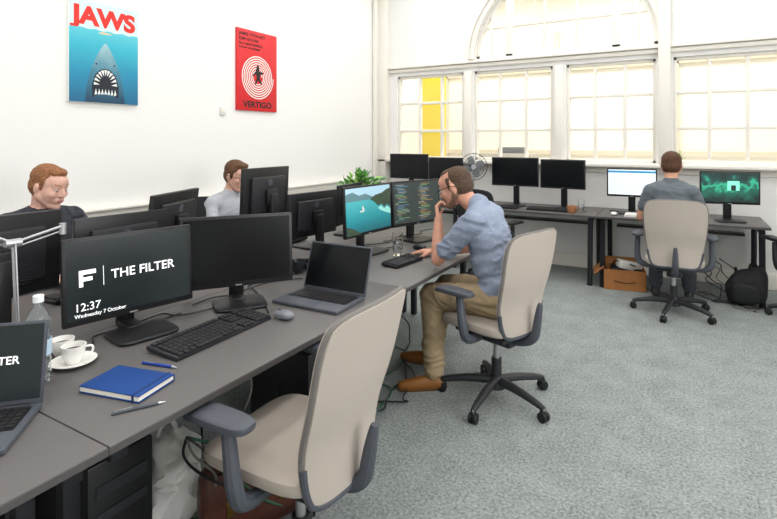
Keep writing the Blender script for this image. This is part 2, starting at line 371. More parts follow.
# ---------------------------------------------------------------- chairs
def chair(loc,yaw,fab=BEI,fab2=BEI2,frame=GRY,base=DGR,twist=0,rec=.09,zb=.44,armz=.665,sz=0):
    b=B('office_chair')
    b.slab((.01,0,.455+sz),(.47,.46,.085),fab2,exy=.42,ez=.6,fn=lambda q:(q.x,q.y,q.z-.012*max(0,(q.x-.12)/.12)**2*1.0+.012*(abs(q.y)/.24)**2))
    b.box((-.01,0,.40+sz),(.34,.30,.03),base,bev=.012); b.box((-.05,0,.365+sz),(.22,.12,.06),base,bev=.015)
    b.cyl((-.03,0,.09),(-.03,0,.24),.03,base); b.cyl((-.03,0,.2),(-.03,0,.36+sz),.018,SIL)
    b.cyl((-.03,0,.065),(-.03,0,.14),.052,base,r1=.036,bev=.006)
    for k in range(5):
        a=math.radians(72*k+twist); c,s_=math.cos(a),math.sin(a)
        b.tube([(-.03+c*.03,s_*.03,.11),(-.03+c*.15,s_*.15,.105),(-.03+c*.29,s_*.29,.08),(-.03+c*.325,s_*.325,.068)],[.026,.024,.018,.014],base,seg=10,smooth=1)
        ex,ey=-.03+c*.32,s_*.32
        b.cyl((ex,ey,.04),(ex,ey,.075),.009,CHR,seg=10)
        for t in (-1,1):
            q=V((-s_,c,0))*.013*t
            b.cyl(V((ex,ey,.028))+q-V((-s_,c,0))*.009,V((ex,ey,.028))+q+V((-s_,c,0))*.009,.028,BLK,seg=18,bev=.003)
        b.box((ex,ey,.045),(.04,.02,.03),BLK,rot=(0,0,math.degrees(a)),bev=.006)
    t=bmesh.new(); NU,NV=28,30; r=[]
    for j in range(NV+1):
        row=[]
        for i in range(NU+1):
            u=-1+2*i/NU; v=-1+2*j/NV
            k=.16; uu=u*math.sqrt(1-k*v**8*.9) ; vv=v*math.sqrt(1-k*u**8*.9)
            t_=(vv+1)/2; wd=(.178+.055*math.sin(min(1,t_*1.05)*math.pi*.55))
            y=uu*wd; z=zb+t_*(1.01-zb)
            x=-.225-rec*t_**1.3+.045*uu*uu+.018*math.exp(-((t_-.3)/.2)**2)
            z-=.015*uu*uu
            row.append(t.verts.new((x,y,z)))
        r.append(row)
    back=[[t.verts.new(v.co+V((-.028,0,0))) for v in row] for row in r]
    for j in range(NV):
        for i in range(NU):
            t.faces.new((r[j][i],r[j][i+1],r[j+1][i+1],r[j+1][i])); t.faces.new((back[j][i],back[j+1][i],back[j+1][i+1],back[j][i+1]))
    bd=[(0,i) for i in range(NU)]+[(j,NU) for j in range(NV)]+[(NV,i) for i in range(NU,0,-1)]+[(j,0) for j in range(NV,0,-1)]
    for k in range(len(bd)):
        a=bd[k];c=bd[(k+1)%len(bd)]; t.faces.new((r[a[0]][a[1]],back[a[0]][a[1]],back[c[0]][c[1]],r[c[0]][c[1]]))
    rim=[(r[j][i].co+back[j][i].co)/2 for j,i in bd]
    b.add(t,fab)
    b.tube(rim,.009,mat('seam_grey','#6f6b68',.7) if fab!=CHBLK else fab,seg=8,closed=True)
    q=[p for p in (rim[-7:]+rim[:NU+8])]
    b.tube([p+V((-.006,0,0)) for p in q],.0125,frame,seg=8)
    b.tube([(-.06,0,.375+sz),(-.2,0,.375+sz),(-.285,0,.42+sz*.5),(-.30,0,.52),(-.305-rec*.15,0,.62)],[.03,.028,.026,.022,.012],frame,seg=10,smooth=2)
    for s_ in (-1,1):
        b.tube([(-.02,s_*.14,.395+sz),(-.02,s_*.25,.40+sz),(-.02,s_*.29,.45+sz),(.01,s_*.285,armz-.025)],[.022,.026,.026,.02],frame,seg=10,smooth=2)
        b.slab((.05,s_*.285,armz),(.26,.095,.035),frame,exy=.6,ez=.5,nu=28,nv=10,fn=lambda q:(q.x,q.y,q.z-.25*max(0,q.x-.05)**2*8))
    return b.done((loc[0],loc[1],0),yaw)
chair((-1.15,1.345),180+1,twist=14,rec=.11,zb=.42,armz=.678,sz=.02)
chair((-.97,2.90),180-18,twist=32,rec=.08)
chair((-.07,5.13),93,twist=20)
chair((-3.3,1.56),8,fab=CHBLK,fab2=CHBLK)
chair((-3.3,2.98),5,fab=CHBLK,fab2=CHBLK)
chair((-1.78,5.2),75,fab=CHBLK,fab2=CHBLK,frame=BLK,base=BLK)
chair((.95,5.5),110,fab=CHBLK,fab2=CHBLK,frame=BLK,base=BLK)

# ---------------------------------------------------------------- monitors
def monitor(c,yaw,w,h,zb,screen=SCR,tilt=0,basex=.08,content=None,name='computer_monitor',plate=(.2,.24)):
    b=B(name); zc=zb+h/2
    Mt=T(0,0,zc)@Matrix.Rotation(math.radians(-tilt),4,'Y')
    b.M=Mt
    b.box((0,0,0),(.022,w,h),BLK,bev=.004)
    b.box((-.022,0,0),(.03,w*.72,h*.66),BACK,bev=.012)
    b.cyl((-.036,0,h*.22),(-.0385,0,h*.22),.022,GRY,seg=24)
    for k in range(7): b.box((-.0375,0,-h*.12-k*.012),(.002,w*.5,.004),DGR)
    bz=.014
    b.box((.0112,0,.004),(.0012,w-2*bz,h-2*bz-.008),screen)
    b.box((.0115,0,-h/2+.007),(.0008,.03,.005),SIL)
    if content: content(b,w-2*bz,h-2*bz)
    b.M=Matrix.Identity(4)
    b.box((-.05,0,zc-.02),(.03,.1,.1),BLK,bev=.008)
    b.box((-.068,0,(zc+.0)/2+.0),(.03,.07,zc),BLK,bev=.008)
    b.slab((basex-.06,0,.009),(plate[0],plate[1],.018),BLK,exy=.35,ez=.35,nu=32,nv=8)
    b.box(((basex-.14)/2-.02,0,.012),(.12,.07,.02),BLK,bev=.006)
    return b.done((c[0],c[1],ZD),yaw)
def yawof(p0,p1):
    d=V((p1[0]-p0[0],p1[1]-p0[1])); return math.degrees(math.atan2(d.y,d.x))-90, ((p0[0]+p1[0])/2,(p0[1]+p1[1])/2), d.length
WTX=mat('screen_white','#ffffff',.5,emit=.6)
SDK=mat('screen_dark_lit','#10181b',.2,emit=.7)
def filt(b,w,h,s=1):
    x=.013
    ux=-w*.36
    b.box((x,ux-.018*s,.0),(.0006,.014*s,.062*s),WTX); b.box((x,ux+.01*s,.023*s),(.0006,.05*s,.016*s),WTX); b.box((x,ux+.005*s,-.003*s),(.0006,.034*s,.015*s),WTX)
    b.box((x,ux+.062*s,0),(.0006,.002*s,.075*s),WTX)
    b.text('THE FILTER',.05*s,T(x,ux+.09*s,-.018*s)@FACE,WTX,bold=.0004*s,sx=1.02)
def contA(b,w,h):
    b.M=b.M@T(0,0,.01); filt(b,w,h,1.0); b.M=b.M@T(0,0,-.01)
    b.text('12:37',.042,T(.013,-w*.45,-h*.37)@FACE,WTX)
    b.text('Wednesday 7 October',.02,T(.013,-w*.45,-h*.45)@FACE,WTX)
y,c,w=yawof((-2.02,1.045),(-1.92,1.54)); monitor(c,y,.51,.33,.065,SDK,tilt=4,basex=.16,content=contA)
y,c,w=yawof((-2.0,1.555),(-1.70,1.965)); monitor(c,y,.52,.335,.078,SCR,tilt=4,basex=.12)
SEA=gradmat('sea_picture',[(0,'#0f5560'),(.45,'#1f8590'),(1,'#49a9ad')],'Z',.13,.38,emit=.4,nz=.15,nscale=14)
def coast(b,w,h):
    P=lambda pts,x,m: b.prism([(u*w,v*h) for u,v in pts],.0005,m,T(x,0,0)@FACE)
    P([(-.5,.22),(.5,.22),(.5,.5),(-.5,.5)],.0124,mat('pic_sky','#9fc0d2',.5,emit=.4))
    P([(-.5,.22),(-.5,.38),(-.36,.42),(-.22,.33),(-.08,.36),(.06,.28),(.2,.26),(.3,.22)],.013,mat('pic_hills','#5b7f86',.5,emit=.3))
    P([(.02,.22),(.14,.30),(.3,.33),(.42,.40),(.5,.42),(.5,-.02),(.42,.05),(.35,.0),(.28,.08),(.2,.05),(.12,.15)],.0136,mat('pic_rock','#3c4f3d',.6,emit=.25,var=.4,vs=40))
    P([(-.5,-.5),(-.5,-.3),(-.4,-.34),(-.28,-.42),(-.2,-.5)],.0136,mat('pic_rock','#3c4f3d',.6))
    P([(.5,-.06),(.42,.01),(.35,-.04),(.28,.04),(.2,.01),(.24,-.05),(.36,-.12),(.5,-.18)],.013,mat('pic_shallow','#8fd0c8',.5,emit=.4))
    P([(-.22,.0),(-.1,.0),(-.13,-.035),(-.2,-.035)],.0136,PW); P([(-.16,.01),(-.155,.12),(-.11,.01)],.0136,PW)
y,c,w=yawof((-1.92,2.74),(-1.88,3.27)); monitor(c,y,.54,.34,.125,SEA,tilt=3,content=coast)
CODEC=[mat('code_%d'%i,cc,.5,emit=.35) for i,cc in enumerate(('#7fae78','#a9a9a9','#b08a50','#5f8ca9'))]
def code(b,w,h):
    r=random.Random(3)
    for side in (-1,1):
        for k in range(26):
            z=h*.45-k*h*.9/26; ind=r.choice((0,.012,.024,.036)); L=r.uniform(.02,.13)
            b.box((.013,(-w*.48 if side<0 else .01)+ind+L/2,z),(.0005,L,.003),r.choice(CODEC))
y,c,w=yawof((-1.875,3.295),(-1.72,3.80)); monitor(c,y,.53,.34,.125,mat('ide_bg','#2e3634',.3,emit=.5),tilt=3,content=code)
monitor((-2.30,.93),184,.52,.33,.15,tilt=3)
monitor((-2.28,1.45),177,.44,.31,.12,tilt=3)
monitor((-2.38,1.80),203,.46,.30,.20,tilt=8)
monitor((-2.34,2.46),184,.45,.34,.26,tilt=3)
monitor((-2.34,2.95),174,.5,.32,.08,tilt=3)
monitor((-2.38,3.5),188,.5,.32,.1,tilt=3)
WIN=mat('screen_sheet','#dfe9ef',.4,emit=.5)
def sheet(b,w,h):
    b.box((.013,0,h*.42),(.0005,w,h*.08),mat('sheet_hdr','#3a8bb5',.5,emit=.5))
    for k in range(9): b.box((.013,-w*.1,h*.3-k*h*.08),(.0005,w*.7,.002),mat('sheet_ln','#9fb3c0',.5,emit=.3))
    for k in range(5): b.box((.013,-w*.4+k*w*.16,-.02),(.0005,.0015,h*.75),mat('sheet_ln','#9fb3c0',.5,emit=.3))
monitor((-1.73,6.0),-90,.56,.34,.235,SCR); monitor((-1.18,5.98),-95,.5,.33,.23,SCR)
monitor((-.47,5.95),-88,.48,.30,.18,WIN,content=sheet)
AQ=gradmat('aquarium_picture',[(0,'#06231f'),(.45,'#0e5a4a'),(.6,'#2aa37f'),(.75,'#0c4a44'),(1,'#072420')],'Z',.18,.45,emit=.6,nz=1.2,nscale=12)
def lit(b,w,h):
    b.box((.013,.03,.02),(.0005,.1,.09),mat('aq_lit','#7fe0c0',.5,emit=.6)); b.box((.0134,.03,.0),(.0005,.04,.05),mat('aq_dk','#0b2b28',.5,emit=.2))
monitor((.385,5.86),-78,.5,.315,.165,AQ,content=lit)
monitor((-3.15,6.0),-90,.57,.33,.27,SCR); monitor((-2.62,6.0),-92,.48,.31,.25,SCR)

# ---------------------------------------------------------------- laptops
def laptop(hc,yaw,W=.36,D=.245,screen=SCR,open_=108,content=None,body=DGR):
    b=B('laptop')
    b.box((D/2,0,.009),(D,W,.016),body,bev=.005)
    b.box((D*.36,0,.0175),(D*.5,W*.9,.001),BLK)
    for r in range(6):
        n=15
        for k in range(n):
            b.box((.028+r*D*.082,-W*.43+W*.86*(k+.5)/n,.019),(D*.068,W*.86/n*.84,.003),KEY)
    b.box((D*.8,-.01,.0175),(D*.3,W*.3,.001),GRY)
    M=T(0,0,.014)@Matrix.Rotation(math.radians(-(open_-90)),4,'Y')
    b.M=M; H=D*.98
    b.box((-.004,0,H/2),(.008,W,H),body,bev=.003)
    b.box((.0005,0,H/2+.004),(.001,W-.016,H-.024),screen)
    if content: b.M=M@T(-.011,0,H*.55); content(b,W,H)
    b.M=Matrix.Identity(4)
    b.cyl((0,-W*.4,.014),(0,W*.4,.014),.006,BLK,seg=10)
    return b.done((hc[0],hc[1],ZD),yaw)
laptop((-1.515,2.07),-90+2,W=.37,body=GRY)
laptop((-1.72,.655),-45,W=.34,D=.235,screen=SDK,open_=100,content=lambda b,w,h: filt(b,w*.9,h,.62),body=GRY)
laptop((-.02,6.02),-88,W=.34,screen=WIN)

# ---------------------------------------------------------------- keyboards / mice
def keyboard(c,yaw,W=.45,D=.15,m=BLK,name='keyboard'):
    b=B(name); Mt=T(0,0,.012)@Matrix.Rotation(math.radians(4),4,'Y'); b.M=Mt
    b.box((0,0,0),(D,W,.018),m,bev=.005)
    kk=KEY if m!=WHT else WHT
    for r in range(6):
        x=-D*.42+r*D*.155+(0.004 if r else -.002)
        for blk,(y0,y1,n) in enumerate(((-.48,.14,14),(.17,.29,3),(.32,.48,4))):
            if blk==1 and r==3: continue
            if r==5 and blk==0:
                segs=[(.0,.08),(.09,.17),(.18,.26),(.27,.68),(.69,.77),(.78,.86),(.87,1)]
            else: segs=[(i/n,(i+1)/n) for i in range(n)]
            for a,c_ in segs:
                ya=W*(y0+(y1-y0)*a); yb=W*(y0+(y1-y0)*c_)
                b.box((x+D*.055,(ya+yb)/2,.0125),(D*.125,(yb-ya)-.003,.008),kk,bev=.0015,seg=1)
    b.M=Matrix.Identity(4)
    return b.done((c[0],c[1],ZD),yaw)
def mouse(c,yaw,m=BLK):
    b=B('computer_mouse'); b.slab((0,0,.014),(.105,.06,.036),m,exy=.75,ez=.8,nu=28,nv=12,fn=lambda q:(q.x,q.y,max(q.z,-.013)+(.004 if q.x<0 else 0)))
    b.box((.03,0,.031),(.02,.006,.008),GRY,bev=.002); return b.done((c[0],c[1],ZD),yaw)
keyboard((-1.615,1.41),2,W=.49,D=.165,m=DGR); mouse((-1.5,1.69),170,m=mat('mouse_grey','#74777e',.4))
keyboard((-1.53,2.83),-6,W=.3,D=.12); mouse((-1.62,3.25),170)
keyboard((-1.66,2.45),15,W=.3,D=.12)
keyboard((-2.6,1.5),180,W=.44); keyboard((-2.6,2.9),180,W=.44)
keyboard((-1.3,5.78),-90,W=.44,m=BLK); keyboard((-.3,5.76),-90,W=.44,m=WHT); mouse((-.62,5.75),90,m=WHT); keyboard((-1.82,5.75),-90,W=.4)

# ---------------------------------------------------------------- desk items
NB=mat('notebook_blue','#143f80',.6,bump=.1,bs=300,spec=.3)
b=B('notebook'); b.box((0,0,.0125),(.148,.22,.015),mat('paper','#e9e5da',.7)); b.box((0,0,.0035),(.152,.225,.005),NB,bev=.002); b.box((0,0,.021),(.152,.225,.004),NB,bev=.002); b.box((-.075,0,.0125),(.004,.225,.02),NB,bev=.0015)
b.box((.0,.09,.0125),(.156,.005,.024),mat('elastic','#0d2c60',.7)); b.done((-1.505,.975,ZD),-77)
def pen(c,yaw,m):
    b=B('ballpoint_pen'); b.cyl((-.07,0,.005),(.05,0,.005),.0048,m,seg=12); b.cyl((.05,0,.005),(.07,0,.005),.0045,SIL,r1=.001,seg=12); b.box((-.04,0,.0105),(.045,.003,.002),SIL); b.done((c[0],c[1],ZD),yaw)
pen((-1.548,1.118),14,mat('pen_blue','#1b3f9a',.3)); pen((-1.352,.91),60,GRY)
def cup(c,yaw,saucer=True,m=WHT,s=1,nm='coffee_cup'):
    b=B(nm); z=0
    if saucer: b.lathe([(0,.002),(.03,.002),(.034,.004),(.07,.014),(.072,.017),(.068,.0165),(.035,.007),(0,.006)],m); z=.007
    b.lathe([(0,z),(.022*s,z),(.024*s,z+.003),(.034*s,z+.025*s),(.039*s,z+.06*s),(.036*s,z+.06*s),(.031*s,z+.027*s),(.02*s,z+.008),(0,z+.008)],m)
    b.tube([(.035*s,0,z+.048*s),(.055*s,0,z+.05*s),(.06*s,0,z+.035*s),(.05*s,0,z+.02*s),(.032*s,0,z+.018*s)],.004,m,seg=8,smooth=2)
    b.lathe([(0,z+.042*s),(.0345*s,z+.042*s)],mat('coffee','#2a160c',.2)); b.done((c[0],c[1],ZD),yaw)
cup((-1.82,.98),60); cup((-1.93,1.0),10,saucer=False)
cup((-1.03,5.69),0,False,mat('cardboard_cup','#a8744a',.7),1.3); cup((-1.95,2.32),0,False,mat('dark_mug','#22242a',.3),1.2)
cup((-1.86,2.64),30,False,mat('dark_mug','#22242a',.3),1.2,)
def glass(c,h=.13,r=.034,full=.6):
    b=B('drinking_glass'); b.lathe([(0,.0),(r*.85,.0),(r,h),(r-.0025,h),(r*.85-.003,.008),(0,.008)],GLASS)
    b.lathe([(0,.0085),(r*.85-.004,.0085),(r*.93-.004,h*full),(0,h*full)],mat('water','#f4fbff',.0,trans=1,ior=1.33)); b.done((c[0],c[1],ZD))
glass((-1.665,3.01),.15,.038); glass((-1.86,.83),.12); glass((-.95,5.8),.14)
b=B('water_bottle'); PET=mat('pet_plastic','#f4f8fa',.08,trans=.95,ior=1.25)
pr=[(0,0),(.03,0),(.036,.006)]
for k in range(8): pr+=[(.036,.015+k*.02),(.0335,.025+k*.02)]
pr+=[(.036,.185),(.034,.2),(.024,.228),(.014,.243),(.013,.258)]
b.lathe(pr+[(.0115,.258),(.012,.243),(.022,.227),(.032,.199),(.034,.02),(0,.004)],PET)
b.lathe([(0,.257),(.0155,.257),(.0155,.277),(.013,.279),(0,.279)],mat('cap_white','#e8ecee',.4)); b.ring((0,0),.0363,.0368,.05,mat('label_blue','#b8cfe0',.5),T(0,0,.09)); b.done((-1.78,.85,ZD))
b=B('desk_lamp'); b.lathe([(0,0),(.085,0),(.088,.01),(.08,.022),(.02,.03),(0,.03)],SIL)
b.cyl((0,0,.02),(0,0,.08),.012,SIL); b.tube([(0,0,.07),(-.03,.0,.42)],.0045,SIL); b.tube([(.02,0,.07),(-.01,.0,.42)],.003,SIL)
b.cyl((-.03,-.025,.42),(-.03,.025,.42),.014,SIL)
b.tube([(-.03,.16,.455),(-.03,0,.42),(-.02,-.32,.6)],.005,SIL); b.tube([(-.04,.16,.435),(-.04,0,.40),(-.03,-.32,.58)],.003,SIL)
b.cyl((-.035,.165,.425),(-.035,.165,.465),.012,SIL)
b.lathe([(.012,.06),(.03,.05),(.045,0),(.085,-.09),(.083,-.09),(.043,0),(.0,.045)],SIL,T(-.02,-.34,.58)@Matrix.Rotation(math.radians(20),4,'Y'))
b.done((-1.96,.87,ZD))
b=B('desk_phone'); b.box((0,0,.028),(.19,.17,.035),BLK,rot=(0,-10,0),bev=.008); b.box((-.0,-.055,.058),(.2,.045,.03),BLK,rot=(0,-10,0),bev=.012); b.box((-.03,.04,.053),(.06,.08,.004),GRY,rot=(0,-10,0))
for i in range(4):
    for j in range(3): b.box((.03+.018*i-.01,.01+.025*j,.047-.003*i),(.012,.018,.006),GRY,rot=(0,-10,0),bev=.001)
b.done((-1.9,2.47,ZD+.004),10)
def cables(name,pts_list,r,mats,z=0):
    b=B(name)
    for i,p in enumerate(pts_list): b.tube(p,r,mats[i%len(mats)],seg=6,smooth=3)
    return b.done()
rn=random.Random(5)
def wander(a,bb,n,amp,zf=0,zamp=0):
    a=V(a);bb=V(bb); L=[a]
    for i in range(1,n): 
        t=i/n; p=a.lerp(bb,t); p+=V((rn.uniform(-amp,amp),rn.uniform(-amp,amp),rn.uniform(-zamp,zamp))); p.z=max(p.z,zf); L.append(p)
    return L+[bb]
cables('desk_cables',[wander((-1.98,.9+.35*k,ZD+.006),(-1.93+.05*(k%3),1.5+.36*k,ZD+.006),7,.07,ZD+.005) for k in range(8)]+[wander((-1.6,1.7,ZD+.005),(-1.95,1.95,ZD+.005),4,.04,ZD+.004)],.0035,[BLK])
CG=mat('cable_green','#2f5a44',.5); CBL=mat('cable_blue','#28324c',.5); CW=mat('cable_grey','#75756f',.5)
cables('floor_cables',[wander((-1.75+.04*k,1.15+.12*k,.02),(-1.8+.05*(k%4),2.1+.14*k,.012),8,.16,.01) for k in range(10)]+[wander((-1.8,.95+.25*k,ZD-.08),(-1.75,1.0+.26*k,.02),5,.10,.02) for k in range(10)]+[wander((-1.45,1.15,.5),(-1.5+.08*k,1.4+.1*k,.02),5,.06,.02) for k in range(4)],.005,[BLK,CG,BLK,CBL,BLK,BLK,CW])
cables('floor_cables',[wander((-.1+.07*k,6.2,.3),(.15+.08*k,5.75+.03*k,.012),6,.1,.01,.06) for k in range(7)]+[wander((.1,5.9,.01),(.55,5.5,.01),8,.14,.008) for k in range(4)],.005,[BLK,CW,BLK])
cables('far_desk_cables',[wander((-2.2+.5*k,6.1,ZD+.006),(-1.9+.5*k,5.85,ZD+.006),5,.06,ZD+.005) for k in range(5)],.004,[BLK])

b=B('pc_tower'); b.box((0,0,.26),(.44,.22,.5),BLK,bev=.008); b.box((.222,0,.42),(.004,.17,.04),DGR); b.box((.222,0,.34),(.004,.17,.03),DGR); b.cyl((.22,0,.2),(.226,0,.2),.012,SIL); 
for k in range(6): b.box((.222,0,.06+.015*k),(.003,.16,.005),DGR)
for x in (-.15,.15): b.box((x,0,.006),(.04,.2,.014),BLK)
b.done((-1.77,.985,0),0)
b=B('pc_tower'); b.box((0,0,.22),(.42,.18,.42),BLK,bev=.008); b.box((.212,0,.33),(.004,.13,.04),DGR); b.cyl((.21,0,.2),(.216,0,.2),.012,SIL)
for x in (-.15,.15): b.box((x,0,.006),(.04,.16,.014),BLK)
b.done((-1.82,2.1,0),-3)
LEA=mat('brown_leather','#5a3226',.45,bump=.2,bs=80,var=.3,vs=10)
b=B('leather_satchel'); b.slab((0,0,.14),(.14,.4,.27),LEA,exy=.4,ez=.35,fn=lambda q:(q.x*(1-.5*max(0,q.z)/.135),q.y,q.z))
b.box((.06,0,.2),(.012,.36,.12),LEA,rot=(0,-8,0),bev=.005); b.tube([(0,-.14,.26),(0,-.1,.34),(0,.1,.34),(0,.14,.26)],.009,LEA,smooth=2)
for y in (-.1,.1): b.box((.072,y,.13),(.006,.025,.06),mat('brass','#b08d4a',.3,metal=1),bev=.002)
b.done((-1.47,1.47,0),-30)
PL=mat('thin_plastic','#eeeeea',.3,alpha=.85)
b=B('plastic_bag'); 
def crum(q):
    n=noise.noise_vector(q*9)*.05+noise.noise_vector(q*22)*.03; q=q+n; q.z=max(q.z,-.185); return q
b.slab((0,0,.19),(.24,.24,.36),PL,exy=.8,ez=.8,nu=60,nv=30,fn=crum); b.tube([(0,-.05,.32),(.01,-.03,.42),(0,.03,.42),(0,.06,.32)],.01,PL,smooth=2)
b.done((-1.74,1.28,0))
b=B('cardboard_box'); CB=mat('cardboard','#a9703f',.8,var=.12,vs=20); w_,d_,h_=.38,.3,.2
b.box((0,0,.006),(w_,d_,.008),CB)
for sx in (-1,1): b.box((sx*w_/2,0,h_/2+.002),(.006,d_,h_),CB)
for sy in (-1,1): b.box((0,sy*d_/2,h_/2+.002),(w_,.006,h_),CB)
b.box((-w_/2-.05,0,h_-.02),(.12,d_,.005),CB,rot=(0,-40,0)); b.box((0,d_/2+.05,h_+.02),(w_,.11,.005),CB,rot=(40,0,0))
b.tube([(-.1,-d_/2-.004,.09),(0,-d_/2-.004,.07),(.1,-d_/2-.004,.09)],.004,PB,smooth=2)
b.box((.02,.02,.13),(.28,.2,.15),BLK,bev=.01); b.box((.05,-.03,.23),(.22,.12,.08),mat('box_white','#d8d6d0',.5),rot=(0,12,20),bev=.01)
b.tube([(-.1,0,.2),(-.1,-.05,.28),(.0,-.08,.27),(.1,-.1,.24)],.006,BLK,smooth=2)
b.done((-.53,5.76,0),10)
b=B('backpack'); BP=mat('black_nylon','#17181b',.8,bump=.3,bs=40)
def sl(q): return (q.x*(1.1-.9*max(0,q.z))-.14*max(0,q.z),q.y*(1-1.6*max(0,q.z))+.3*max(0,q.z),q.z+.02*math.sin(q.y*20))
b.slab((0,0,.18),(.2,.32,.34),BP,exy=.6,ez=.6,fn=sl); b.slab((.1,0,.13),(.09,.22,.18),BP,exy=.6,ez=.6)
b.tube([(-.03,.02,.33),(-.04,.03,.38),(-.04,.07,.38),(-.03,.09,.33)],.01,BP,smooth=2)
for y_ in (-.09,.09): b.tube([(-.08,y_,.31),(-.16,y_,.26),(-.15,y_*1.2,.15),(-.09,y_*1.2,.05)],.014,BP,smooth=2)
b.done((.5,5.66,.0),-100)

b=B('desk_fan'); b.lathe([(0,0),(.1,0),(.1,.012),(.03,.03),(0,.03)],SIL); b.cyl((0,0,.02),(0,0,.35),.012,SIL)
b.cyl((.07,0,.47),(-.05,0,.47),.045,SIL,bev=.01); b.cyl((0,0,.33),(-.02,0,.45),.02,SIL)
for k in range(28):
    a=2*math.pi*k/28; c,s_=math.cos(a),math.sin(a)
    b.tube([(.13,c*.03,.47+s_*.03),(.13,c*.09,.47+s_*.09),(.09,c*.155,.47+s_*.155),(.04,c*.09,.47+s_*.09),(.03,c*.04,.47+s_*.04)],.0013,STEEL,seg=5)
for r_,x_ in ((.155,.09),(.12,.115),(.08,.13),(.03,.132)):
    b.tube([(x_,r_*math.cos(2*math.pi*k/32),.47+r_*math.sin(2*math.pi*k/32)) for k in range(32)],.004 if r_>.15 else .0015,STEEL,seg=6,closed=True)
for k in range(4):
    a=math.pi/2*k+.4; b.slab((.085,.075*math.cos(a),.47+.075*math.sin(a)),(.006,.11,.085),mat('fan_blade','#7d8286',.4),rot=(math.degrees(a),0,25),exy=.8,ez=.8,nu=20,nv=8)
b.cyl((.125,0,.47),(.138,0,.47),.03,SIL); b.done((-2.14,5.72,ZD),-70)

def plant(loc,z,s,n,spiky=False,ph=.12):
    b=B('potted_plant' if not spiky else 'spider_plant'); P=mat('plant_pot','#d9d4ca',.5)
    b.lathe([(0,0),(.05*s,0),(.07*s,ph*s),(.074*s,ph*s),(.074*s,(ph+.01)*s),(.064*s,(ph+.01)*s),(.06*s,(ph-.01)*s),(0,(ph-.01)*s)],P); b.lathe([(0,(ph-.008)*s),(.062*s,(ph-.008)*s)],mat('soil','#2c2018',.9))
    G=[mat('leaf_a','#5c9440',.5),mat('leaf_b','#8bbb5c',.5),mat('leaf_c','#3c7638',.5)]
    r=random.Random(4)
    for k in range(n):
        a=r.uniform(0,6.28); el=r.uniform(.7,1.5) if not spiky else r.uniform(.5,1.4); L=s*r.uniform(.14,.27); d=V((math.cos(a)*math.cos(el),math.sin(a)*math.cos(el),math.sin(el)))
        p0=V((d.x*.02,d.y*.02,(ph-.01)*s)); p1=p0+d*L; 
        b.tube([p0,p0+d*L*.5+V((0,0,.02*s)),p1],.002*s,G[2],seg=5,smooth=1)
        m=r.choice(G); q=d.to_track_quat('X','Z').to_matrix()
        if spiky:
            b.slab(p1,(L*1.0,.018*s,.002),m,rot=q,exy=1.2,ez=1,nu=12,nv=6,fn=lambda v:(v.x,v.y,v.z-2.5*v.x*v.x))
        else:
            for t in range(2):
                ang=r.uniform(-.8,.8); q2=q@Euler((r.uniform(-.8,.8),r.uniform(-.2,.9),ang)).to_matrix()
                b.slab(p1-d*L*.22*t,(.055*s,.03*s,.003),m,rot=q2,exy=1.1,ez=1,nu=14,nv=6,fn=lambda v:(v.x,v.y,v.z-4*v.y*v.y/s))
    return b.done((loc[0],loc[1],z))
plant((-2.5,3.82),ZD,1.15,80,ph=.19); plant((-.04,6.36),ZS-.005,.35,16,True)

